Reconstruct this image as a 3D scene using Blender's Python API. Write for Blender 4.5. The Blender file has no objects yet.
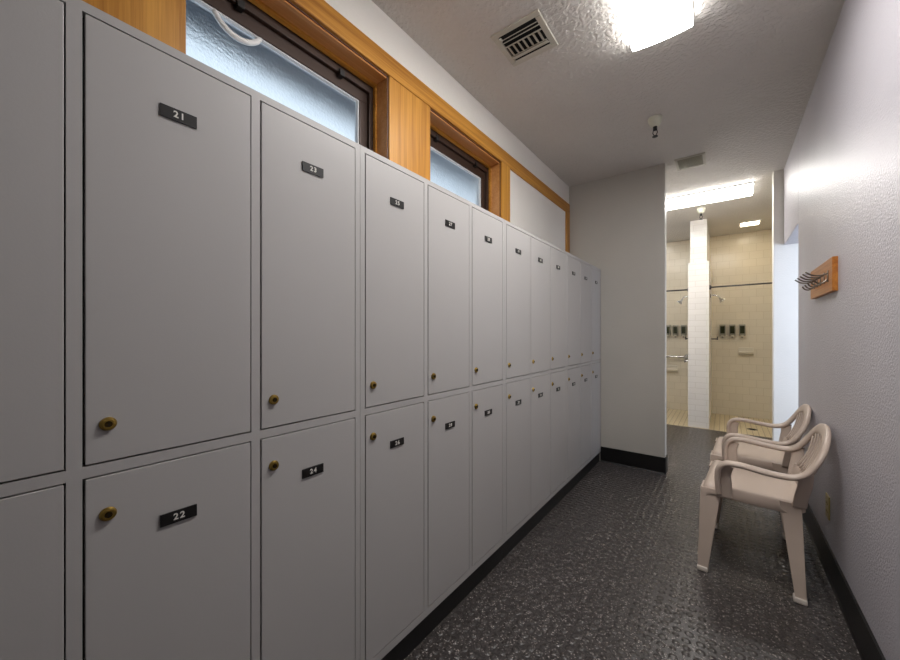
import bpy, bmesh, math, random
from mathutils import Vector, Matrix
random.seed(4)
S = bpy.context.scene
COL = S.collection
PI = math.pi

# ------------------------------------------------------------------ helpers
class MB:
    """collects shapes; build() links them as ONE mesh object"""
    def __init__(s):
        s.bm = bmesh.new()

    def box(s, x0, x1, y0, y1, z0, z1, m=0):
        v = [s.bm.verts.new((x, y, z)) for z in (z0, z1) for y in (y0, y1) for x in (x0, x1)]
        for q in ((0, 2, 3, 1), (4, 5, 7, 6), (0, 1, 5, 4), (2, 6, 7, 3), (0, 4, 6, 2), (1, 3, 7, 5)):
            f = s.bm.faces.new([v[i] for i in q]); f.material_index = m
        return s

    def prism(s, poly, axis, a, b, m=0):
        """poly: 2D points; extruded along axis ('x','y','z') from a to b"""
        def P(p, t):
            return {'x': (t, p[0], p[1]), 'y': (p[0], t, p[1]), 'z': (p[0], p[1], t)}[axis]
        A = [s.bm.verts.new(P(p, a)) for p in poly]
        B = [s.bm.verts.new(P(p, b)) for p in poly]
        n = len(poly)
        for i in range(n):
            f = s.bm.faces.new((A[i], A[(i + 1) % n], B[(i + 1) % n], B[i])); f.material_index = m
        for ring in (A[::-1], B):
            f = s.bm.faces.new(ring); f.material_index = m
        return s

    def rings(s, rings, m=0, cap=True, closed=False):
        R = [[s.bm.verts.new(p) for p in r] for r in rings]
        n = len(R[0])
        k = len(R)
        for j in range(k if closed else k - 1):
            a, b = R[j], R[(j + 1) % k]
            for i in range(n):
                f = s.bm.faces.new((a[i], a[(i + 1) % n], b[(i + 1) % n], b[i])); f.material_index = m
        if cap and not closed:
            f = s.bm.faces.new(R[0][::-1]); f.material_index = m
            f = s.bm.faces.new(R[-1]); f.material_index = m
        return s

    def tube(s, pts, r, n=10, m=0, closed=False):
        pts = [Vector(p) for p in pts]
        rs = r if isinstance(r, (list, tuple)) else [r] * len(pts)
        rings, up = [], None
        k = len(pts)
        for i, p in enumerate(pts):
            if closed:
                t = (pts[(i + 1) % k] - pts[i - 1]).normalized()
            else:
                t = (pts[min(i + 1, k - 1)] - pts[max(i - 1, 0)]).normalized()
            if up is None:
                up = Vector((0, 0, 1)) if abs(t.z) < .9 else Vector((1, 0, 0))
            a = t.cross(up).normalized(); up = a.cross(t).normalized()
            rings.append([p + (a * math.cos(2 * PI * j / n) + up * math.sin(2 * PI * j / n)) * rs[i] for j in range(n)])
        return s.rings(rings, m, closed=closed)

    def lathe(s, prof, c=(0, 0, 0), axis='z', n=24, m=0):
        """prof: (radius, height) pairs"""
        rings = []
        for r, h in prof:
            ring = []
            for j in range(n):
                a = 2 * PI * j / n
                u, v = max(r, 1e-4) * math.cos(a), max(r, 1e-4) * math.sin(a)
                p = {'z': (u, v, h), 'x': (h, u, v), 'y': (v, h, u)}[axis]
                ring.append((p[0] + c[0], p[1] + c[1], p[2] + c[2]))
            rings.append(ring)
        return s.rings(rings, m)

    def sweep(s, pts, broad, prof, m=0):
        """profile (a along the broad vector, b across) carried along pts"""
        pts = [Vector(p) for p in pts]
        rings = []
        for i, p in enumerate(pts):
            t = (pts[min(i + 1, len(pts) - 1)] - pts[max(i - 1, 0)]).normalized()
            w = Vector(broad[i]); w = (w - t * w.dot(t)).normalized()
            b = t.cross(w).normalized()
            rings.append([p + w * x + b * y for x, y in prof])
        return s.rings(rings, m)

    def build(s, name, mats, parent=None, loc=None, bevel=0, smooth=False, seg=2):
        bmesh.ops.recalc_face_normals(s.bm, faces=s.bm.faces[:])
        me = bpy.data.meshes.new(name); s.bm.to_mesh(me); s.bm.free()
        for mt in (mats if isinstance(mats, (list, tuple)) else [mats]):
            me.materials.append(mt)
        o = bpy.data.objects.new(name, me); COL.objects.link(o)
        if parent: o.parent = parent
        if loc: o.location = loc
        if smooth:
            for p in me.polygons: p.use_smooth = True
        if bevel:
            b = o.modifiers.new('bevel', 'BEVEL'); b.width = bevel; b.segments = seg
            b.limit_method = 'ANGLE'; b.angle_limit = math.radians(40)
        return o

def tag(o, label=None, cat=None, group=None, kind=None):
    if label: o['label'] = label
    if cat: o['category'] = cat
    if group: o['group'] = group
    if kind: o['kind'] = kind
    return o

def empty(name, loc=(0, 0, 0), rz=0):
    o = bpy.data.objects.new(name, None); COL.objects.link(o)
    o.location = loc; o.rotation_euler.z = rz; o.empty_display_size = .1
    return o

def structure(o, label=None):
    o['kind'] = 'structure'
    if label: o['label'] = label
    return o

def catmull(P, per=8):
    P = [Vector(p) for p in P]; out = []
    for i in range(len(P) - 1):
        p0, p1, p2, p3 = P[max(i - 1, 0)], P[i], P[i + 1], P[min(i + 2, len(P) - 1)]
        for k in range(per):
            t = k / per
            out.append(.5 * ((2 * p1) + (p2 - p0) * t + (2 * p0 - 5 * p1 + 4 * p2 - p3) * t * t + (3 * p1 - p0 - 3 * p2 + p3) * t ** 3))
    out.append(P[-1])
    return out

# ------------------------------------------------------------------ materials
def srgb(r, g, b):
    def f(c):
        c /= 255
        return c / 12.92 if c <= .04045 else ((c + .055) / 1.055) ** 2.4
    return (f(r), f(g), f(b), 1)

class NT:
    def __init__(s, name):
        s.mat = bpy.data.materials.new(name); s.mat.use_nodes = True
        s.t = s.mat.node_tree; s.b = s.t.nodes['Principled BSDF']
        s.out = s.t.nodes['Material Output']

    def n(s, kind, **kw):
        nd = s.t.nodes.new(kind)
        for k, v in kw.items():
            if k.startswith('_'): setattr(nd, k[1:], v)
            else: nd.inputs[k.replace('__', ' ')].default_value = v
        return nd

    def l(s, a, b): s.t.links.new(a, b)

    def coord(s, scale=(1, 1, 1)):
        tc = s.n('ShaderNodeTexCoord'); mp = s.n('ShaderNodeMapping'); mp.inputs['Scale'].default_value = scale
        s.l(tc.outputs['Object'], mp.inputs['Vector'])
        return mp.outputs['Vector']

    def set(s, color=None, rough=None, metal=None, spec=None, coat=None):
        if color: s.b.inputs['Base Color'].default_value = color
        if rough is not None: s.b.inputs['Roughness'].default_value = rough
        if metal is not None: s.b.inputs['Metallic'].default_value = metal
        if spec is not None: s.b.inputs['Specular IOR Level'].default_value = spec
        if coat is not None: s.b.inputs['Coat Weight'].default_value = coat
        return s

    def bump(s, h, strength, dist, prev=None):
        b = s.n('ShaderNodeBump'); b.inputs['Strength'].default_value = strength; b.inputs['Distance'].default_value = dist
        s.l(h, b.inputs['Height'])
        if prev: s.l(prev, b.inputs['Normal'])
        s.l(b.outputs['Normal'], s.b.inputs['Normal'])
        return b.outputs['Normal']

    def ramp(s, fac, stops, interp='LINEAR'):
        r = s.n('ShaderNodeValToRGB'); r.color_ramp.interpolation = interp
        e = r.color_ramp.elements
        e[0].position, e[0].color = stops[0]; e[1].position, e[1].color = stops[1]
        for p, c in stops[2:]:
            x = e.new(p); x.color = c
        s.l(fac, r.inputs['Fac'])
        return r.outputs['Color']

def plain(name, color, rough=.5, metal=0, spec=.5, coat=0):
    return NT(name).set(color, rough, metal, spec, coat).mat

def painted(name, color, rough, scale, strength, dist, spec=.5, second=None, var=.06):
    """paint with an orange-peel or stippled relief"""
    m = NT(name).set(color, rough, 0, spec)
    v = m.coord()
    nz = m.n('ShaderNodeTexNoise', Scale=scale, Detail=3.0, Roughness=.55); m.l(v, nz.inputs['Vector'])
    prev = m.bump(nz.outputs['Fac'], strength, dist)
    if second:
        n2 = m.n('ShaderNodeTexNoise', Scale=second[0], Detail=2.0); m.l(v, n2.inputs['Vector'])
        m.bump(m.ramp(n2.outputs['Fac'], [(.42, (0, 0, 0, 1)), (.58, (1, 1, 1, 1))]), second[1], second[2], prev)
    # slight unevenness of the paint itself
    n3 = m.n('ShaderNodeTexNoise', Scale=2.3, Detail=4.0); m.l(v, n3.inputs['Vector'])
    c0 = tuple(c * (1 - var) for c in color[:3]) + (1,)
    m.l(m.ramp(n3.outputs['Fac'], [(.3, c0), (.7, color)]), m.b.inputs['Base Color'])
    return m.mat

def wood(name, grain, light, dark, rough=.38, contrast=.36):
    """straight-grained fir; grain axis 'y' or 'z'"""
    m = NT(name).set(None, rough, 0, .4)
    def noise(a, b_, detail, dist=0):
        sc = {'y': (a, b_, a), 'z': (a, a, b_)}[grain]
        n = m.n('ShaderNodeTexNoise', Scale=1.0, Detail=detail, Roughness=.6, Distortion=dist); m.l(m.coord(sc), n.inputs['Vector'])
        return n.outputs['Fac']
    def mix(x, y, f):
        k = m.n('ShaderNodeMix'); k.inputs['Factor'].default_value = f
        m.l(x, k.inputs[2]); m.l(y, k.inputs[3]); return k.outputs[0]
    fine = noise(170, 3, 3); mid = noise(52, 1.3, 4, .3); broad = noise(9, .7, 2, .5)
    f = mix(mix(mid, fine, .4), broad, .35)
    m.l(m.ramp(f, [(.5 - contrast * .3, dark), (.5 + contrast * .26, light)]), m.b.inputs['Base Color'])
    m.bump(fine, .12, .001)
    return m.mat

def tile(name, color, grout, w, h, offset=.5, rough=.22, floor=False, mortar=.004):
    m = NT(name).set(color, rough, 0, .5)
    tc = m.n('ShaderNodeTexCoord'); sp = m.n('ShaderNodeSeparateXYZ'); m.l(tc.outputs['Object'], sp.inputs[0])
    cb = m.n('ShaderNodeCombineXYZ')
    if floor:
        m.l(sp.outputs['X'], cb.inputs['X']); m.l(sp.outputs['Y'], cb.inputs['Y'])
    else:
        ad = m.n('ShaderNodeMath', _operation='ADD'); m.l(sp.outputs['X'], ad.inputs[0]); m.l(sp.outputs['Y'], ad.inputs[1])
        m.l(ad.outputs[0], cb.inputs['X']); m.l(sp.outputs['Z'], cb.inputs['Y'])
    br = m.n('ShaderNodeTexBrick'); br.offset = offset; br.squash = 1
    br.inputs['Scale'].default_value = 1; br.inputs['Mortar Size'].default_value = mortar
    br.inputs['Brick Width'].default_value = w; br.inputs['Row Height'].default_value = h
    br.inputs['Color1'].default_value = color
    br.inputs['Color2'].default_value = tuple(c * .965 for c in color[:3]) + (1,)
    br.inputs['Mortar'].default_value = grout; br.inputs['Mortar Smooth'].default_value = .2
    m.l(cb.outputs[0], br.inputs['Vector'])
    m.l(br.outputs['Color'], m.b.inputs['Base Color'])
    inv = m.n('ShaderNodeMath', _operation='SUBTRACT'); inv.inputs[0].default_value = 1
    m.l(br.outputs['Fac'], inv.inputs[1])
    m.bump(inv.outputs[0], .25, .0015)
    return m.mat

def rubber_floor():
    m = NT('studded_rubber').set(None, .32, 0, .5)
    v = m.coord()
    f1 = m.n('ShaderNodeTexVoronoi', Scale=240.0); m.l(v, f1.inputs['Vector'])
    sp = m.n('ShaderNodeSeparateXYZ'); m.l(f1.outputs['Color'], sp.inputs[0])
    fl = m.ramp(sp.outputs['X'], [(.0, srgb(46, 43, 43)), (.50, srgb(64, 60, 59)), (.80, srgb(90, 84, 82)), (.94, srgb(205, 196, 190))], 'CONSTANT')
    n1 = m.n('ShaderNodeTexNoise', Scale=150.0, Detail=3.0); m.l(v, n1.inputs['Vector'])
    g = m.ramp(n1.outputs['Fac'], [(.36, srgb(34, 31, 31)), (.66, srgb(104, 97, 94))])
    mx = m.n('ShaderNodeMix', _data_type='RGBA'); mx.inputs[0].default_value = .4
    m.l(fl, mx.inputs[6]); m.l(g, mx.inputs[7])
    vo = m.n('ShaderNodeTexVoronoi', Scale=25.0); vo.inputs['Randomness'].default_value = .3; m.l(v, vo.inputs['Vector'])
    h = m.ramp(vo.outputs['Distance'], [(.24, (1, 1, 1, 1)), (.42, (0, 0, 0, 1))])
    gr = m.ramp(vo.outputs['Distance'], [(.30, (1, 1, 1, 1)), (.37, (.60, .58, .58, 1)), (.48, (.85, .84, .84, 1))])   # shade between the studs, painted into the colour
    mu = m.n('ShaderNodeMix', _data_type='RGBA', _blend_type='MULTIPLY'); mu.inputs[0].default_value = 1
    m.l(mx.outputs[2], mu.inputs[6]); m.l(gr, mu.inputs[7]); m.l(mu.outputs[2], m.b.inputs['Base Color'])
    p = m.bump(h, .6, .005)
    n2 = m.n('ShaderNodeTexNoise', Scale=120.0, Detail=2.0); m.l(v, n2.inputs['Vector'])
    m.bump(n2.outputs['Fac'], .3, .003, p)
    return m.mat

def obscure_glass():
    m = NT('obscure_glass').set((.80, .86, .91, 1), .30, 0, .5)
    m.b.inputs['Transmission Weight'].default_value = 1; m.b.inputs['IOR'].default_value = 1.2
    n1 = m.n('ShaderNodeTexNoise', Scale=110.0, Detail=3.0); m.l(m.coord(), n1.inputs['Vector'])
    p = m.bump(n1.outputs['Fac'], .5, .004)
    n2 = m.n('ShaderNodeTexNoise', Scale=5.0, Detail=4.0, Distortion=.6); m.l(m.coord((1, .6, 1)), n2.inputs['Vector'])
    m.bump(n2.outputs['Fac'], .3, .04, p)
    return m.mat

def emission(name, color, strength):
    m = NT(name)
    e = m.n('ShaderNodeEmission'); e.inputs['Color'].default_value = color; e.inputs['Strength'].default_value = strength
    m.l(e.outputs[0], m.out.inputs['Surface'])
    return m.mat

M = {}
M['wall'] = painted('white_wall_paint', srgb(238, 234, 227), .42, 90, .35, .004, .5)
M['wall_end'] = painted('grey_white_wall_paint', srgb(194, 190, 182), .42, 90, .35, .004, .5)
M['wall_rear'] = painted('grey_wall_paint', srgb(150, 146, 140), .5, 90, .3, .004)
M['wall_gloss'] = painted('orange_peel_paint', srgb(190, 186, 192), .34, 115, .8, .005, .24)
M['ceiling'] = painted('knockdown_ceiling', srgb(210, 205, 199), .75, 95, .4, .004, .2, second=(46, .6, .005))
M['locker'] = painted('grey_locker_enamel', srgb(180, 177, 175), .40, 220, .10, .001, .45, var=.03)
M['gap'] = plain('dark_gap', srgb(22, 20, 20), .8)
M['black_base'] = plain('black_vinyl', srgb(17, 16, 16), .42)
M['plate'] = plain('black_engraved_plastic', srgb(16, 14, 13), .35)
M['ink'] = plain('white_engraving', srgb(225, 222, 215), .5)
M['brass'] = NT('aged_brass').set(srgb(168, 140, 72), .30, 1).mat
M['brass_dark'] = NT('dark_brass').set(srgb(70, 56, 30), .4, 1).mat
WL, WD = srgb(206, 148, 62), srgb(156, 98, 28)
M['wood_h'] = wood('fir_trim_horizontal', 'y', WL, WD)
M['wood_v'] = wood('fir_trim_vertical', 'z', WL, WD)
M['wood_jamb'] = wood('fir_jamb', 'y', srgb(206, 150, 92), srgb(184, 122, 66), .32)
M['rack_wood'] = wood('rack_board', 'y', srgb(196, 128, 56), srgb(150, 84, 30), .4)
M['jamb_shade'] = plain('painted_shadow_line', srgb(84, 44, 16), .5)  # brown standing in for the shadow line round the window linings
M['bronze'] = plain('dark_bronze_frame', srgb(62, 46, 38), .38, .3)
M['bead'] = plain('white_glazing_bead', srgb(222, 222, 222), .5)
M['ringw'] = plain('white_plastic', srgb(232, 232, 230), .4)
M['black'] = plain('black_plastic', srgb(18, 18, 18), .4)
M['glass'] = obscure_glass()
M['floor'] = rubber_floor()
M['tile_warm'] = tile('cream_wall_tile', srgb(228, 218, 197), srgb(214, 203, 180), .152, .108, mortar=.003)
M['tile_white'] = tile('white_wall_tile', srgb(234, 230, 226), srgb(218, 213, 207), .24, .072, mortar=.003)
M['tile_floor'] = tile('cream_floor_tile', srgb(216, 200, 164), srgb(164, 144, 110), .054, .054, 0, .3, True)
M['vent'] = plain('vent_enamel', srgb(190, 185, 172), .45)
M['vent_grey'] = plain('vent_grey_enamel', srgb(150, 146, 128), .5)
M['void'] = plain('duct_dark', srgb(16, 15, 14), .9)
M['chrome'] = NT('chrome').set(srgb(190, 190, 188), .18, 1).mat
M['wire'] = NT('dark_wire').set(srgb(118, 109, 98), .3, 1).mat
M['rod'] = NT('dark_rod').set(srgb(84, 82, 82), .35, 1).mat
M['ceramic'] = plain('ceramic', srgb(226, 218, 200), .18)
M['disp'] = plain('dispenser_grey', srgb(140, 136, 120), .35)
M['disp_win'] = plain('dispenser_window', srgb(40, 44, 18), .2)
M['chair'] = painted('beige_resin', srgb(200, 182, 168), .34, 300, .06, .001, .45, var=.04)
M['foot'] = plain('pale_foot_cap', srgb(222, 212, 200), .45)
M['ivory'] = plain('ivory_cover', srgb(176, 158, 104), .4)
M['sprk'] = plain('sprinkler_cup', srgb(214, 214, 196), .4)
M['eave'] = plain('eave_paint', srgb(150, 158, 172), .7)
M['fascia'] = plain('fascia_paint', srgb(44, 56, 70), .7)
M['lens'] = emission('lit_diffuser', (1.0, .98, .955, 1), 14.5)
M['lens_end'] = emission('lit_diffuser_end', (1.0, .975, .93, 1), 1.6)
M['lens_side'] = emission('lit_diffuser_side', (1.0, .98, .955, 1), 7.0)
M['lens_far'] = emission('lit_diffuser_warm', (1.0, .975, .93, 1), 10.5)
M['lens_small'] = emission('lit_diffuser_small', (1.0, .86, .63, 1), 11.5)
M['fixture_shaded'] = plain('fixture_enamel_darkened', srgb(96, 94, 90), .5)  # darkened copy of the enamel; shade line over the far lens put into colour
M['fixture'] = plain('fixture_enamel', srgb(225, 224, 220), .4)

# ------------------------------------------------------------------ layout constants
LX = -.927      # locker fronts
WX = -1.228     # wall above the lockers
RX = .417        # right wall
EY = 3.565       # end wall
CZ = 2.656      # ceiling
SY = 6.71       # shower back wall
YB = -4.0       # wall behind the camera

# ------------------------------------------------------------------ setting
structure(MB().box(-1.5, .517, YB - .1, 5.555, -.08, 0).build('floor', M['floor']), 'dark grey flecked rubber floor')
structure(MB().box(.517, 2.2, 2.1, 4.45, -.08, 0).build('floor_side', M['floor']), 'rubber floor of the side room')
structure(MB().box(-1.5, .8, 5.555, SY + .1, -.08, 0).build('floor_shower', M['tile_floor']), 'cream tiled shower floor')
structure(MB().box(-1.5, 2.3, YB - .1, SY + .1, CZ, CZ + .1).build('ceiling', M['ceiling']), 'textured off-white ceiling')
W = MB()
W1 = (.262, 1.141); W2 = (1.333, 2.180)   # the boards lap over the left side of each opening
PANEL1 = .362; PANEL2 = 1.432; WZ0, WZ1 = 1.84, 2.377
W.box(WX - .2, WX, YB, EY + .1, 0, WZ0); W.box(WX - .2, WX, YB, EY + .1, WZ1, CZ)
for y0, y1 in ((YB, W1[0]), (W1[1], W2[0]), (W2[1], EY + .1)):
    W.box(WX - .2, WX, y0, y1, WZ0, WZ1)
structure(W.build('wall_left', M['wall']), 'white wall above the lockers')
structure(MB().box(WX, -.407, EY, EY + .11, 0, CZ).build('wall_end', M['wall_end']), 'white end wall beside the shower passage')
W = MB()
W.box(RX, RX + .1, YB, 3.55, 0, CZ); W.box(RX, RX + .1, 3.55, 4.335, 1.987, CZ)
structure(W.build('wall_right', M['wall_gloss'], bevel=.004), 'white orange-peel wall with an opening')
structure(MB().box(.349, .75, 4.335, 4.45, 0, CZ).build('wall_pier', M['wall']), 'wall pier at the far side of the opening')
structure(MB().box(WX - .2, RX + .1, YB - .1, YB, 0, CZ).build('wall_rear', M['wall_rear']))
# side room behind the opening
W = MB(); W.box(.517, 2.2, 2.1, 2.2, 0, CZ); W.box(2.1, 2.2, 2.2, 4.45, 0, .9); W.box(2.1, 2.2, 2.2, 4.45, 2.2, CZ)
W.box(2.1, 2.2, 2.2, 2.5, .9, 2.2); W.box(2.1, 2.2, 4.1, 4.45, .9, 2.2); W.box(.75, 2.2, 4.35, 4.45, 0, CZ)
structure(W.build('wall_side', M['wall']))
# shower walls
structure(MB().box(-1.5, .75, SY, SY + .1, 0, CZ).build('wall_shower', M['tile_warm']), 'cream tiled shower back wall')
structure(MB().box(.60, .75, 4.45, SY, 0, CZ).build('wall_shower_right', M['tile_warm']))
structure(MB().box(-1.35, -1.25, EY + .11, SY, 0, CZ).build('wall_shower_left', M['tile_white']))
structure(MB().box(-.378, -.156, 5.58, SY, 0, 2.115).box(-.356, -.178, 5.60, SY, 2.115, CZ)
          .build('wall_partition', M['tile_white'], bevel=.004), 'white tiled partition between the two showers')

# baseboards
def base_profile(h): return [(0, 0), (.016, 0), (.010, .012), (.008, h), (0, h)]
structure(MB().prism([(RX - p, z) for p, z in base_profile(.14)], 'y', YB, 3.55).build('baseboard_right', M['black_base']))
B = MB()
B.prism([(EY - p, z) for p, z in base_profile(.14)], 'x', -.93, -.407)
B.box(-.415, -.399, EY - .008, EY + .11, 0, .14)
structure(B.build('baseboard_end', M['black_base']))

# wood trim over the wall above the lockers
structure(MB().box(WX, WX + .014, YB, EY - .02, 2.379, 2.471).build('trim_1', M['wood_h'], bevel=.002), 'orange wood head casing running the length of the wall')
structure(MB().box(WX, WX + .010, -.75, PANEL1, 1.75, 2.379).build('trim_2', M['wood_v'], bevel=.002), 'vertical-grain wood panel left of the first window')
structure(MB().box(WX, WX + .010, W1[1] + .003, PANEL2, 1.75, 2.379).build('trim_3', M['wood_v'], bevel=.002), 'vertical-grain wood panel between the windows')
structure(MB().box(WX, WX + .014, W2[1] + .004, 2.303, 1.75, 2.379).build('trim_4', M['wood_v'], bevel=.002), 'wood casing right of the second window')
structure(MB().box(WX, WX + .014, 3.455, EY - .02, 1.75, 2.379).build('trim_5', M['wood_v'], bevel=.002), 'wood end casing in the corner')

def window(idx, y0, y1, label, ring=False):
    w = empty('window_%d' % idx, (WX - .08, (y0 + y1) / 2, WZ0)); structure(w, label)
    oy, oz = (y0 + y1) / 2, WZ0; ox = WX - .08
    def mb(): return MB()
    L = lambda b, n, m, **k: b.build(n, m, w, **k)
    y0 -= oy; y1 -= oy; zt = WZ1 - oz; h = y1 - y0
    # jamb lining: soffit, two sides, sill
    b = MB()
    b.box(-.075, .08, y0, y1, zt - .012, zt); b.box(-.075, .08, y0, y0 + .006, 0, zt - .012)
    b.box(-.075, .08, y1 - .006, y1, 0, zt - .012); b.box(-.075, .08, y0 + .006, y1 - .006, 0, .012)
    e = .005   # shadow line at the lining's front edge, painted as a dark strip
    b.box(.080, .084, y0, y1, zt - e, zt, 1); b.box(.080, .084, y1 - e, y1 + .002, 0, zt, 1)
    L(b, 'jamb', [M['wood_jamb'], M['jamb_shade']])
    b = MB()   # wooden stop in front of the frame
    b.box(-.002, .014, y0 + .006, y1 - .006, zt - .026, zt - .012)
    b.box(-.002, .014, y0 + .006, y0 + .014, .012, zt - .026); b.box(-.002, .014, y1 - .014, y1 - .006, .012, zt - .026)
    L(b, 'stop', M['wood_h'])
    def ringbox(x0, x1, ia, it, oa, ot, bot):
        b = MB()
        b.box(x0, x1, y0 + oa, y1 - oa, zt - it, zt - ot)
        b.box(x0, x1, y0 + oa, y0 + ia, bot, zt - it); b.box(x0, x1, y1 - ia, y1 - oa, bot, zt - it)
        b.box(x0, x1, y0 + oa, y1 - oa, bot - .03, bot)
        return b
    f = L(ringbox(-.055, -.004, .034, .058, .007, .014, .045), 'frame', M['bronze'], bevel=.002)
    s = L(ringbox(-.058, -.020, .078, .108, .034, .058, .09), 'sash', M['bronze'], bevel=.002)
    L(ringbox(-.050, -.026, .083, .113, .078, .108, .095), 'glazing_bead', M['bead'])
    L(MB().box(-.046, -.040, y0 + .080, y1 - .080, .092, zt - .110), 'glass_pane', M['glass'])
    for dy in (-.157, .250):
        MB().box(-.022, .006, dy - .012, dy + .012, zt - .072, zt - .044).build('latch', M['black'], s, bevel=.002)
    if ring:
        r = MB(); cy, cz, R = .550 - oy, 2.305 - oz, .082
        r.tube([(-.034, cy + R * math.cos(a), cz + R * math.sin(a)) for a in [2 * PI * k / 40 for k in range(40)]], .0095, 10, closed=True)
        o = L(r, 'ring', M['ringw'], smooth=True); o['label'] = 'white ring on the glass'
    return w
window(1, *W1, 'high frosted window nearest the camera', True)
window(2, *W2, 'high frosted window farther along the wall')
# eave outside the windows
structure(MB().box(-2.0, WX - .2, -1.5, 4.0, 2.80, 2.88).build('ceiling_eave', M['eave']), 'roof overhang outside the windows')
structure(MB().box(-2.04, -2.0, -1.5, 4.0, 2.645, 2.90).build('trim_6', M['fascia']), 'dark fascia board of the roof overhang')
structure(MB().box(WX - .2, WX - .1, -1.5, 4.0, CZ + .1, 2.88).build('wall_outer', M['eave']))
# window of the side room
w3 = empty('window_3', (2.15, 3.3, .9)); structure(w3, 'bright window of the side room')
b = MB(); b.box(-.03, .03, -.8, .8, 0, .05); b.box(-.03, .03, -.8, .8, 1.25, 1.3); b.box(-.03, .03, -.8, -.75, .05, 1.25); b.box(-.03, .03, .75, .8, .05, 1.25)
b.build('frame', M['bronze'], w3)

# ------------------------------------------------------------------ lockers
E_ = .0185; G = .0205
ZB, ZT = .095, 1.804
UP = (.957, 1.786); LO = (.124, .936)
GAPL, GAPR = .0036, .0026

def text_mesh(txt, size):
    cu = bpy.data.curves.new('t', 'FONT'); cu.body = txt; cu.size = size; cu.align_x = 'CENTER'; cu.align_y = 'CENTER'
    cu.space_character = 1.25; cu.offset = .0004; cu.extrude = .0004
    o = bpy.data.objects.new('t', cu); COL.objects.link(o)
    bpy.context.view_layer.update()
    dg = bpy.context.evaluated_depsgraph_get()
    me = bpy.data.meshes.new_from_object(o.evaluated_get(dg))
    bpy.data.objects.remove(o); bpy.data.curves.remove(cu)
    return me

def number_plate(txt):
    mb = MB(); mb.box(0, .003, -.0325, .0325, -.0125, .0125, 0)
    me = text_mesh(txt, .0185)
    off = len(mb.bm.faces)
    me.transform(Matrix.Translation((.0032, 0, 0)) @ Matrix(((0, 0, 1, 0), (1, 0, 0, 0), (0, 1, 0, 0), (0, 0, 0, 1))))
    mb.bm.from_mesh(me)
    mb.bm.faces.ensure_lookup_table()
    for f in mb.bm.faces[off:]: f.material_index = 1
    return mb

def lock_mb():
    mb = MB()
    mb.lathe([(.0, .0), (.0128, 0), (.0128, .002), (.011, .0055), (.0085, .0062), (.0, .0062)], axis='x', n=28)
    mb.lathe([(.0, .006), (.0058, .006), (.0052, .0088), (0, .0088)], axis='x', n=20, m=1)
    mb.box(.0086, .0092, -.0008, .0008, -.0035, .0035, 2)
    return mb

lock_mesh = None
def make_unit(i, y0, UW, numbers, label):
    DW = (UW - 2 * E_ - 2 * G) / 3
    global lock_mesh
    u = empty('locker_unit' , (LX, y0, 0))
    tag(u, label, 'locker unit', 'grey locker units along the left wall')
    b = MB(); D = LX - WX - .002
    cols = [E_ + k * (DW + G) for k in range(3)]
    T = .02
    # face frame
    b.box(-T, 0, .0006, E_, ZB, ZT); b.box(-T, 0, UW - E_, UW - .0006, ZB, ZT)
    for k in (0, 1): b.box(-T, 0, cols[k] + DW, cols[k + 1], ZB, ZT)
    for c in cols:
        b.box(-T, 0, c, c + DW, ZB, LO[0]); b.box(-T, 0, c, c + DW, LO[1], UP[0]); b.box(-T, 0, c, c + DW, UP[1], ZT)
    # carcase
    b.box(-D, -T, .0006, .012, ZB, ZT); b.box(-D, -T, UW - .012, UW - .0006, ZB, ZT)
    b.box(-D, -T, .012, UW - .012, ZT - .012, ZT); b.box(-D, -T, .012, UW - .012, ZB, ZB + .012)
    b.box(-.034, -T - .002, .012, UW - .012, ZB + .012, ZT - .012, 1)
    b.build('body', [M['locker'], M['gap']], u)
    MB().box(-D, -.012, .0006, UW - .0006, 0, ZB).build('toe_base', M['black_base'], u)
    for k, c in enumerate(cols):
        for row, (za, zb) in enumerate((UP, LO)):
            d = MB().box(-.018, .0008, c + GAPL, c + DW - GAPR, za + .003, zb - .003).build('door', M['locker'], u, bevel=.0012)
            num = numbers[k * 2 + row]
            zl = 1.030 if row == 0 else .860
            if lock_mesh is None:
                o = lock_mb().build('lock', [M['brass'], M['brass_dark'], M['gap']], d, loc=(.0008, c + .034, zl)); lock_mesh = o.data
            else:
                o = bpy.data.objects.new('lock', lock_mesh); COL.objects.link(o); o.parent = d; o.location = (.0008, c + .034, zl)
            o['label'] = 'round brass lock'
            if num:
                p = number_plate(num).build('number_plate', [M['plate'], M['ink']], d,
                                            loc=(.0008, c + DW / 2 - .002, 1.663 if row == 0 else .813))
                p['label'] = 'black plate numbered ' + num
                d['label'] = 'locker door numbered ' + num
    return u
units = [
    (-.216, .960, [None, None, '21', '22', '23', '24'], 'grey locker unit closest to the camera, with doors 21 to 24'),
    (.744, .9485, ['25', '26', '27', '28', '29', '30'], 'grey locker unit under the wood panel and second window, doors 25 to 30'),
    (1.6925, .936, ['31', '32', '33', '34', '35', '36'], 'grey locker unit below the white wall panel, doors 31 to 36'),
    (2.6285, .936, ['37', '38', '39', '40', '41', '42'], 'grey locker unit farthest away, against the end wall'),
]
for i, (y, uw, nums, lab) in enumerate(units): make_unit(i, y, uw, nums, lab)

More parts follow.
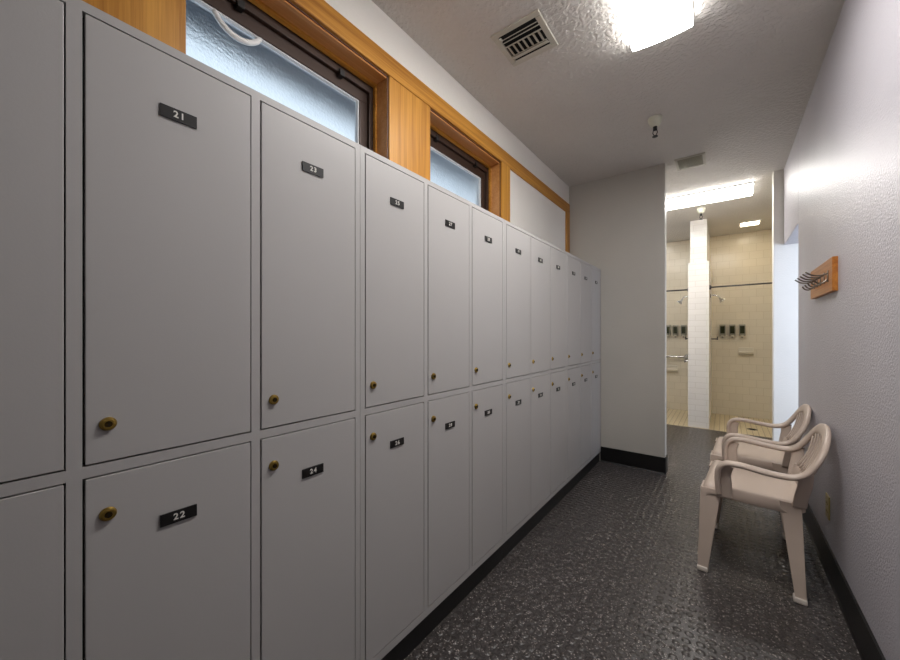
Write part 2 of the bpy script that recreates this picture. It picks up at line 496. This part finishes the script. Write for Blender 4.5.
# ------------------------------------------------------------------ ceiling fittings
def diffuser(b, axis, hw, side, deep, half, n=16):
    """wraparound lens: slightly dimmer upright sides, a shallow bowed bottom and closed ends"""
    pts = [(hw + .004, -.004), (hw, -side)]
    pts = [(-x, z) for x, z in pts] + [((-1 + 2 * k / n) * hw, -side - (deep - side) * (1 - (-1 + 2 * k / n) ** 2)) for k in range(1, n)] + pts[::-1]
    b.prism(pts, axis, -half, half)
    b.bm.faces.ensure_lookup_table()
    for f in b.bm.faces:
        f.normal_update()
        if abs(f.normal.z) < .5: f.material_index = 1
        if abs(f.normal['xyz'.index(axis)]) > .9: f.material_index = 2
    return b
t = tag(empty('ceiling_light', (-.242, 1.385, CZ)), 'large lit wraparound ceiling light above the lockers aisle', 'ceiling light', 'ceiling lights')
MB().box(-.129, .129, -.612, .612, -.010, 0).build('housing', M['fixture'], t)
diffuser(MB(), 'y', .125, .042, .050, .61).build('diffuser', [M['lens'], M['lens_side'], M['lens_end']], t)
t = tag(empty('ceiling_light', (-.39, 4.638, CZ)), 'long lit ceiling light across the passage in front of the showers', 'ceiling light', 'ceiling lights')
MB().box(-.612, .612, -.130, .130, -.012, 0).build('housing', M['fixture_shaded'], t)
diffuser(MB(), 'x', .120, .056, .066, .61).build('diffuser', [M['lens_far'], M['lens_far'], M['lens_end']], t)
for x, lab in ((.262, 'small lit square ceiling light over the right shower'), (-.82, 'unseen small square ceiling light added over the left shower')):  # left one is out of view, added to brighten the left stall
    t = tag(empty('ceiling_light', (x, 6.17, CZ)), lab, 'ceiling light', 'ceiling lights')
    b = MB(); b.box(-.115, .115, -.115, -.095, -.012, 0); b.box(-.115, .115, .095, .115, -.012, 0); b.box(-.115, -.095, -.095, .095, -.012, 0); b.box(.095, .115, -.095, .095, -.012, 0)
    b.build('trim_ring', M['fixture'], t)
    MB().box(-.095, .095, -.095, .095, -.008, -.002).build('diffuser', M['lens_small' if x > 0 else 'lens_far'], t)

def sprinkler(x, y, label):
    s = tag(empty('ceiling_sprinkler', (x, y, CZ)), label, 'sprinkler', 'ceiling fire sprinklers')
    MB().lathe([(.0, 0), (.042, 0), (.044, -.006), (.040, -.028), (.031, -.048), (.022, -.058), (0, -.058)], n=28).build('cup', M['sprk'], s, smooth=True)
    b = MB()
    b.lathe([(0, -.06), (.013, -.06), (.013, -.082), (.007, -.086), (0, -.086)], n=14)
    for q in (-1, 1): b.tube([(q * .010, 0, -.082), (q * .014, 0, -.100), (q * .003, 0, -.122)], .0028, 8)
    b.lathe([(0, -.120), (.004, -.120), (.017, -.124), (.017, -.127), (0, -.130)], n=18)
    b.build('head', M['black'], s)
sprinkler(-.374, 2.777, 'white and black fire sprinkler on the ceiling before the end wall')
sprinkler(-.219, 5.109, 'white fire sprinkler on the ceiling in front of the tiled shower partition')

t = tag(empty('ceiling_vent', (-.788, 1.646, CZ)), 'square white ceiling vent with cross louvres above the lockers', 'vent', 'ceiling vents')
a, q = .124, .096
b = MB(); b.box(-a, a, -a, -q, -.010, 0); b.box(-a, a, q, a, -.010, 0); b.box(-a, -q, -q, q, -.010, 0); b.box(q, a, -q, q, -.010, 0)
b.build('frame', M['vent'], t, bevel=.003)
MB().box(-q, q, -q, q, -.002, 0).build('backing', M['void'], t)
def tilted(y, wd, ang, x0=-q, x1=q):
    c, s_ = math.cos(ang), math.sin(ang); z = -.012
    pr = [(y - wd / 2 * c - .001 * s_, z - wd / 2 * s_ + .001 * c), (y + wd / 2 * c - .001 * s_, z + wd / 2 * s_ + .001 * c),
          (y + wd / 2 * c + .001 * s_, z + wd / 2 * s_ - .001 * c), (y - wd / 2 * c + .001 * s_, z - wd / 2 * s_ - .001 * c)]
    return MB().prism([(p[0], p[1]) for p in pr], 'x', x0, x1)
for y, wd, an in ((-.074, .007, .5), (-.054, .010, .5), (-.024, .014, .4), (.048, .008, .3)):
    tilted(y, wd, an).build('slat', M['vent'], t)
tilted(.064, .034, .35).build('slat', M['vent'], t)
tilted(.090, .012, .2).build('slat', M['vent'], t)
for k in range(7):
    x = -.080 + k * .0267
    MB().prism([(x - .010, -.004), (x - .006, -.004), (x + .007, -.016), (x + .003, -.016)], 'y', -.018, .046).build('cross_slat', M['vent'], t)
b = MB(); b.box(-q + .004, -q + .014, -.090, -.074, -.020, -.010); b.build('damper_lever', M['vent'], t)

t = tag(empty('ceiling_vent', (-.230, 3.663, CZ)), 'small grey louvred ceiling vent beyond the end wall', 'vent', 'ceiling vents')
a, q = .105, .086; ay = .125; qy = .106
b = MB(); b.box(-a, a, -ay, -qy, -.010, 0); b.box(-a, a, qy, ay, -.010, 0); b.box(-a, -q, -qy, qy, -.010, 0); b.box(q, a, -qy, qy, -.010, 0)
b.build('frame', M['vent'], t, bevel=.002)
MB().box(-q, q, -qy, qy, -.002, 0).build('backing', M['vent_grey'], t)
for k in range(8):
    tilted(-.092 + k * .0263, .024, .18, -q, q).build('slat', M['vent_grey'], t)

# ------------------------------------------------------------------ right wall: hook rack and outlet
t = tag(empty('hook_rack', (RX, 2.68, 1.480)), 'orange wooden board with wire coat hooks on the right wall', 'coat rack')
MB().box(-.019, .003, -.266, .266, -.080, .080).build('board', M['rack_wood'], t, bevel=.0025)
for k in range(5):
    y = .15 - k * .083
    b = MB()
    b.box(-.021, -.019, y - .009, y + .009, -.030, .026)
    b.tube(catmull([(-.020, y, .012), (-.045, y, .004), (-.075, y, .008), (-.098, y, .026)], 5), .0036, 8)
    b.tube(catmull([(-.020, y, -.018), (-.040, y, -.034), (-.058, y, -.030), (-.068, y, -.014)], 5), .0036, 8)
    b.build('hook', M['wire'], t, smooth=True)
t = tag(empty('wall_outlet', (RX, 2.605, .328)), 'ivory electrical outlet low on the right wall behind the chair', 'outlet')
MB().box(-.006, 0, -.036, .036, -.058, .058).build('cover_plate', M['ivory'], t, bevel=.002)
for z in (-.02, .02):
    b = MB(); b.lathe([(0, -.006), (.015, -.006), (.015, -.008), (0, -.008)], (0, 0, z), 'x', 18)
    b.box(-.0086, -.008, -.007, -.005, z - .004, z + .004, 1); b.box(-.0086, -.008, .005, .007, z - .004, z + .004, 1)
    b.build('socket', [M['ivory'], M['gap']], t)

# ------------------------------------------------------------------ showers
def head(side, label):
    x0 = -.156 if side > 0 else -.378
    t = tag(empty('shower_sprayer', (x0, 6.05, 1.715)), label, 'shower', 'shower sprayers')
    s = side
    MB().lathe([(0, 0), (.028 , 0), (.026, s * .006), (.012, s * .010), (0, s * .010)], axis='x', n=20).build('flange', M['rod'], t, smooth=True)
    MB().tube(catmull([(0, 0, 0), (s * .05, 0, .006), (s * .085, 0, -.010), (s * .105, 0, -.040)], 6), .009, 10).build('arm', M['chrome'], t, smooth=True)
    b = MB(); rg = []
    d = Vector((s * .62, 0, -.78)).normalized(); p0 = Vector((s * .100, 0, -.034)); a_ = Vector((0, 1, 0)); c_ = d.cross(a_)
    for r, h in ((.010, 0), (.014, .018), (.022, .032), (.038, .050), (.040, .058), (.001, .059)):
        rg.append([p0 + d * h + (a_ * math.cos(2 * PI * j / 18) + c_ * math.sin(2 * PI * j / 18)) * r for j in range(18)])
    b.rings(rg); b.build('spray_head', M['chrome'], t, smooth=True)
head(1, 'grey shower sprayer on the right side of the tiled partition')
head(-1, 'grey shower sprayer on the left side of the tiled partition')
def valve(side, label):
    x0 = -.156 if side > 0 else -.378
    s = side
    t = tag(empty('shower_valve', (x0, 6.30, 1.125)), label, 'shower valve', 'shower valves')
    MB().lathe([(0, 0), (.045, 0), (.043, s * .006), (.02, s * .010), (0, s * .010)], axis='x', n=22).build('escutcheon', M['chrome'], t, smooth=True)
    MB().tube([(0, 0, 0), (s * .075, 0, .002)], .009, 10).build('stem', M['rod'], t)
    MB().tube([(s * .075, 0, -.012), (s * .077, 0, .034)], .008, 10).build('lever', M['rod'], t)
valve(1, 'metal shower valve with lever on the right side of the partition')
valve(-1, 'metal shower valve with lever on the left side of the partition')
t = tag(empty('shower_rod', (0, 5.62, 1.785)), 'dark curtain rod across the right shower', 'curtain rod', 'shower curtain rods')
MB().tube([(-.156, 0, 0), (.60, 0, .008)], .0095, 12).build('bar', M['rod'], t, smooth=True)
MB().lathe([(0, -.156), (.028, -.156), (.028, -.137), (.016, -.132), (0, -.132)], axis='x', n=18).build('flange', M['rod'], t)
t = tag(empty('shower_rod', (0, 5.62, 1.772)), 'dark curtain rod across the left shower', 'curtain rod', 'shower curtain rods')
MB().tube([(-.378, 0, 0), (-1.256, 0, 0)], .0095, 12).build('bar', M['rod'], t, smooth=True)
MB().lathe([(0, -.378), (.028, -.378), (.028, -.382), (.016, -.387), (0, -.387)], axis='x', n=18).build('flange', M['rod'], t)

def dispenser(x, label):
    t = tag(empty('soap_dispenser', (x, SY, 1.14)), label, 'dispenser', 'soap dispensers on the shower walls')
    b = MB(); b.prism([(0, .03), (-.060, .03), (-.066, .045), (-.066, .18), (-.055, .195), (0, .195)], 'x', -.036, .036)
    b.build('case', M['disp'], t, bevel=.003)
    MB().box(-.026, .026, -.0685, -.066, .062, .170).build('window', M['disp_win'], t)
    MB().box(-.018, .018, -.080, -.060, .018, .034).build('push_button', M['ceramic'], t, bevel=.003)
    MB().box(-.010, .010, -.055, -.030, 0, .030).build('spout', M['disp'], t)
for x, l in ((-.026, 'soap dispenser in the right shower nearest the partition'), (.088, 'middle soap dispenser of the three in the right shower'),
             (.200, 'rightmost soap dispenser in the right shower, above the soap dish'),
             (-.721, 'leftmost soap dispenser in the left shower'), (-.618, 'middle soap dispenser of the three in the left shower'),
             (-.508, 'soap dispenser in the left shower nearest the partition')):
    dispenser(x, l)
def soap_dish(x, z, label):
    t = tag(empty('soap_dish', (x, SY, z)), label, 'soap dish', 'ceramic soap dishes')
    MB().box(-.085, .085, -.012, .004, -.055, .06).build('back_plate', M['ceramic'], t, bevel=.005)
    b = MB(); b.prism([(-.012, -.045), (-.070, -.030), (-.085, -.005), (-.080, .008), (-.072, .002), (-.060, -.016), (-.012, -.020)], 'x', -.080, .080)
    b.build('tray', M['ceramic'], t, bevel=.003)
soap_dish(.244, .942, 'cream ceramic soap dish on the right shower wall')
soap_dish(-.672, .640, 'cream ceramic soap dish on the left shower wall below the grab bar')
t = tag(empty('grab_bar', (-.72, SY, .838)), 'horizontal metal grab bar in the left shower', 'grab bar')
MB().tube(catmull([(-.32, 0, 0), (-.32, -.05, 0), (-.28, -.07, 0), (.0, -.07, 0), (.21, -.07, 0), (.25, -.05, 0), (.25, 0, 0)], 5), .016, 12).build('bar', M['chrome'], t, smooth=True)
for x in (-.32, .25):
    MB().lathe([(0, 0), (.038, 0), (.036, -.008), (0, -.010)], (x, 0, 0), 'y', 18).build('flange', M['chrome'], t)
t = tag(empty('tub_spout', (-.378, 6.35, .80)), 'short metal spout on the left side of the partition', 'spout')
MB().lathe([(0, .004), (.030, .004), (.028, -.008), (0, -.010)], axis='x', n=18).build('flange', M['chrome'], t)
MB().tube([(0, 0, 0), (-.07, 0, 0), (-.10, 0, -.012)], [.016, .017, .018], 12).build('nozzle', M['chrome'], t, smooth=True)
t = tag(empty('floor_drain', (.274, 5.89, 0)), 'dark slotted floor drain in the right shower', 'drain')
b = MB(); b.lathe([(0, 0), (.055, 0), (.055, .003), (0, .003)], n=28)
b.build('ring', M['chrome'], t)
b = MB()
for k in range(5): b.box(-.040 + (abs(k - 2) * .007), .040 - (abs(k - 2) * .007), -.036 + k * .018 - .006, -.036 + k * .018 + .006, .003, .0036)
b.build('slots', M['void'], t)
MB_w = tag(empty('robe_hook', (-.128, SY, 2.012)), 'small white hook on the right shower back wall', 'hook')
MB().box(-.018, .018, -.008, .004, -.03, .035).build('plate', M['ceramic'], MB_w, bevel=.003)
MB().tube([(0, -.004, -.010), (0, -.035, -.020), (0, -.045, .004)], .007, 8).build('peg', M['ceramic'], MB_w)

# ------------------------------------------------------------------ chairs
def ell(a, b, n=12, p=2.6):
    out = []
    for j in range(n):
        t = 2 * PI * j / n; c, s_ = math.cos(t), math.sin(t)
        out.append((a * math.copysign(abs(c) ** (2 / p), c), b * math.copysign(abs(s_) ** (2 / p), s_)))
    return out

SEAT_Z = .425
def make_chair(label, loc, rz):
    t = tag(empty('plastic_armchair', loc, rz), label, 'chair', 'beige plastic armchairs by the right wall')
    # seat: curved sheet with rolled edges
    nx, ny = 22, 22
    b = MB(); V = {}
    for i in range(nx + 1):
        fx = (i / nx) ** .9
        for j in range(ny + 1):
            fy = -1 + 2 * j / ny
            x = -.170 + .403 * fx
            hw = .212 + .050 * fx
            y = hw * math.copysign(abs(fy) ** .8, fy) if fy else 0
            z = SEAT_Z - .004 + .022 * fx ** 2 - .014 * (1 - fy * fy) * (1 - (2 * fx - 1) ** 2)
            e = max(0, (abs(fy) - .84) / .16); z -= .050 * e ** 2
            if fx > .86:
                g = (fx - .86) / .14; z -= .060 * g ** 2.2; x -= .012 * g ** 3
            if abs(fy) > .7 and fx > .8:      # rounded front corners
                k = (abs(fy) - .7) / .3 * (fx - .8) / .2; x -= .022 * k * k; y -= math.copysign(.014 * k * k, y)
            if fx < .1: z += .02 * (1 - fx / .1) ** 2
            V[i, j] = b.bm.verts.new((x, y, z))
    for i in range(nx):
        for j in range(ny):
            b.bm.faces.new((V[i, j], V[i + 1, j], V[i + 1, j + 1], V[i, j + 1]))
    o = b.build('seat', M['chair'], t, smooth=True)
    m = o.modifiers.new('thick', 'SOLIDIFY'); m.thickness = .007; m.offset = -1
    # legs: L-shaped channels
    def leg(front, sy):
        if front: top, bot = Vector((.219, .247 * sy, .415)), Vector((.228, .288 * sy, 0))
        else: top, bot = Vector((-.158, .212 * sy, .420)), Vector((-.172, .275 * sy, 0))
        sx = -1 if front else 1
        rg = []
        for k in range(9):
            f = k / 8
            c = top.lerp(bot, f); lx = .044 * (1 - f) + .042; ly = .070 * (1 - f) + .040; th = .009
            if not front: lx = .040 * (1 - f) + .036
            P = [(0, 0), (lx * .5, 0), (lx, 0), (lx, th), (th, th), (th, ly), (0, ly)]
            rg.append([(c.x + sx * px, c.y - sy * py, c.z) for px, py in P])
        lg = MB().rings(rg).build('leg', M['chair'], t, bevel=.003)
        f = MB()
        c = bot
        f.rings([[(c.x + sx * px, c.y - sy * py, z) for px, py in ((-.002 + i_, -.002 + i_), (.044 - i_, -.002 + i_), (.046 - i_, .040 - i_), (-.002 + i_, .042 - i_))]
                 for z, i_ in ((0, .004), (.006, 0), (.020, .0005), (.026, .003))])
        f.build('foot_cap', M['foot'], lg, bevel=.003)['label'] = 'pale rounded foot'
    for fr in (True, False):
        for sy in (1, -1): leg(fr, sy)
    # continuous arm and back rim
    L = [(.142, .256, .400), (.146, .262, .470), (.142, .266, .528), (.116, .270, .560), (.060, .272, .567), (-.040, .272, .555),
         (-.125, .268, .554), (-.172, .260, .580), (-.208, .243, .635), (-.230, .205, .680), (-.243, .135, .713), (-.249, .060, .727), (-.250, 0, .730)]
    BW = [(0, 1, 0)] * 6 + [(0, 1, .1), (-.1, .95, .25), (-.15, .9, .45), (-.2, .7, .7), (-.25, .4, .9), (-.28, .1, .95), (-.28, 0, .95)]
    R = [(x, -y, z) for x, y, z in L[-2::-1]]; BR = [(x, -y, z) for x, y, z in BW[-2::-1]]
    path = catmull(L + R, 6)
    br = catmull(BW + [(-a, -b_, -c) if False else (a, b_, c) for a, b_, c in BR], 6)
    # keep the broad vector's sense continuous round the loop: mirrored side points outwards too
    n = len(path); rg = []
    for i, p in enumerate(path):
        tg = (path[min(i + 1, n - 1)] - path[max(i - 1, 0)]).normalized()
        w = br[i]
        w = (w - tg * w.dot(tg)).normalized(); c = tg.cross(w).normalized()
        fr = min(i, n - 1 - i) / (n / 2)
        hw = .017 + .009 * min(1, fr / .22) + .006 * max(0, fr - .5)
        rg.append([p + w * x + c * y for x, y in ell(hw, .0125, 14)])
    MB().rings(rg).build('arm_and_back_rim', M['chair'], t, smooth=True)
    for sy in (1, -1):
        pts = catmull([(.116, .250 * sy, .385), (.120, .255 * sy, .45), (.122, .259 * sy, .51), (.112, .262 * sy, .552)], 5)
        MB().sweep(pts, [(1, 0, 0)] * len(pts), ell(.030, .005, 12)).build('arm_support', M['chair'], t, smooth=True)
    # back: lower panel, two side posts, slats
    def backx(z, y): return -.158 - .20 * (z - .42) + .10 * (abs(y) / .2) ** 2 * (.10 + .25 * max(0, (.7 - z)))
    b = MB(); rg = []
    for j in range(17):
        y = -.205 + .41 * j / 16
        q = []
        for z in (.412, .500):
            x = backx(z, y); q += [(x + .004, y, z), (x - .004, y, z)]
        rg.append([q[0], q[2], q[3], q[1]])
    b.rings(rg); b.build('lower_back_panel', M['chair'], t, smooth=False, bevel=.002)
    for sy in (1, -1):
        pts = catmull([(-.150, .216 * sy, .41), (-.156, .230 * sy, .46), (-.166, .246 * sy, .52), (-.170, .256 * sy, .578)], 5)
        MB().sweep(pts, [(1, .25 * sy, .1)] * len(pts), ell(.026, .006, 10)).build('back_post', M['chair'], t, smooth=True)
    for k in range(9):
        fy = -1 + 2 * k / 8
        yb, yt = .165 * fy, .196 * fy
        zt = .726 - .058 * abs(fy) ** 2.6
        pts = []
        for s_ in range(7):
            f = s_ / 6; z = .496 + (zt - .496) * f; y = yb + (yt - yb) * f
            x = backx(.496, yb) * (1 - f) + (-.248 + .024 * abs(fy) ** 2) * f - .012 * math.sin(PI * f)
            pts.append((x, y, z))
        MB().sweep(pts, [(0, 1, 0)] * 7, ell(.0135, .0045, 8)).build('slat', M['chair'], t, smooth=True)
    return t
make_chair('beige plastic armchair nearer the camera, beside the wall outlet', (.135, 2.495, 0), PI - .065)
make_chair('beige plastic armchair farther away, nearer the wall opening', (.156, 3.135, 0), PI - .05)

# ------------------------------------------------------------------ light and sky
w = bpy.data.worlds.new('sky'); S.world = w; w.use_nodes = True
nt = w.node_tree; bg = nt.nodes['Background']
bg.inputs['Color'].default_value = (.74, .84, .93, 1); bg.inputs['Strength'].default_value = .62   # pale overcast sky
def area(name, loc, rot, sx, sy, power, color):
    l = bpy.data.lights.new(name, 'AREA'); l.shape = 'RECTANGLE'; l.size = sx; l.size_y = sy; l.energy = power; l.color = color
    o = bpy.data.objects.new(name, l); COL.objects.link(o); o.location = loc; o.rotation_euler = rot
    return o
# daylight entering the side room through its window
area('window_daylight', (2.09, 3.3, 1.55), (0, PI / 2, 0), 1.25, 1.5, 29, (.66, .78, 1.0))

# ------------------------------------------------------------------ camera
cam = bpy.data.cameras.new('camera'); co = bpy.data.objects.new('camera', cam); COL.objects.link(co)
cam.sensor_width = 36; cam.lens = 360.888 / 900 * 36; cam.shift_y = 3.67 / 900; cam.clip_start = .01
co.location = (0, 0, 1.2); co.rotation_euler = (PI / 2, 0, .6506)
S.camera = co
S.view_settings.view_transform = 'Standard'; S.view_settings.look = 'None'
S.view_settings.gamma = 1; S.view_settings.use_curve_mapping = False; S.view_settings.exposure = 1.12
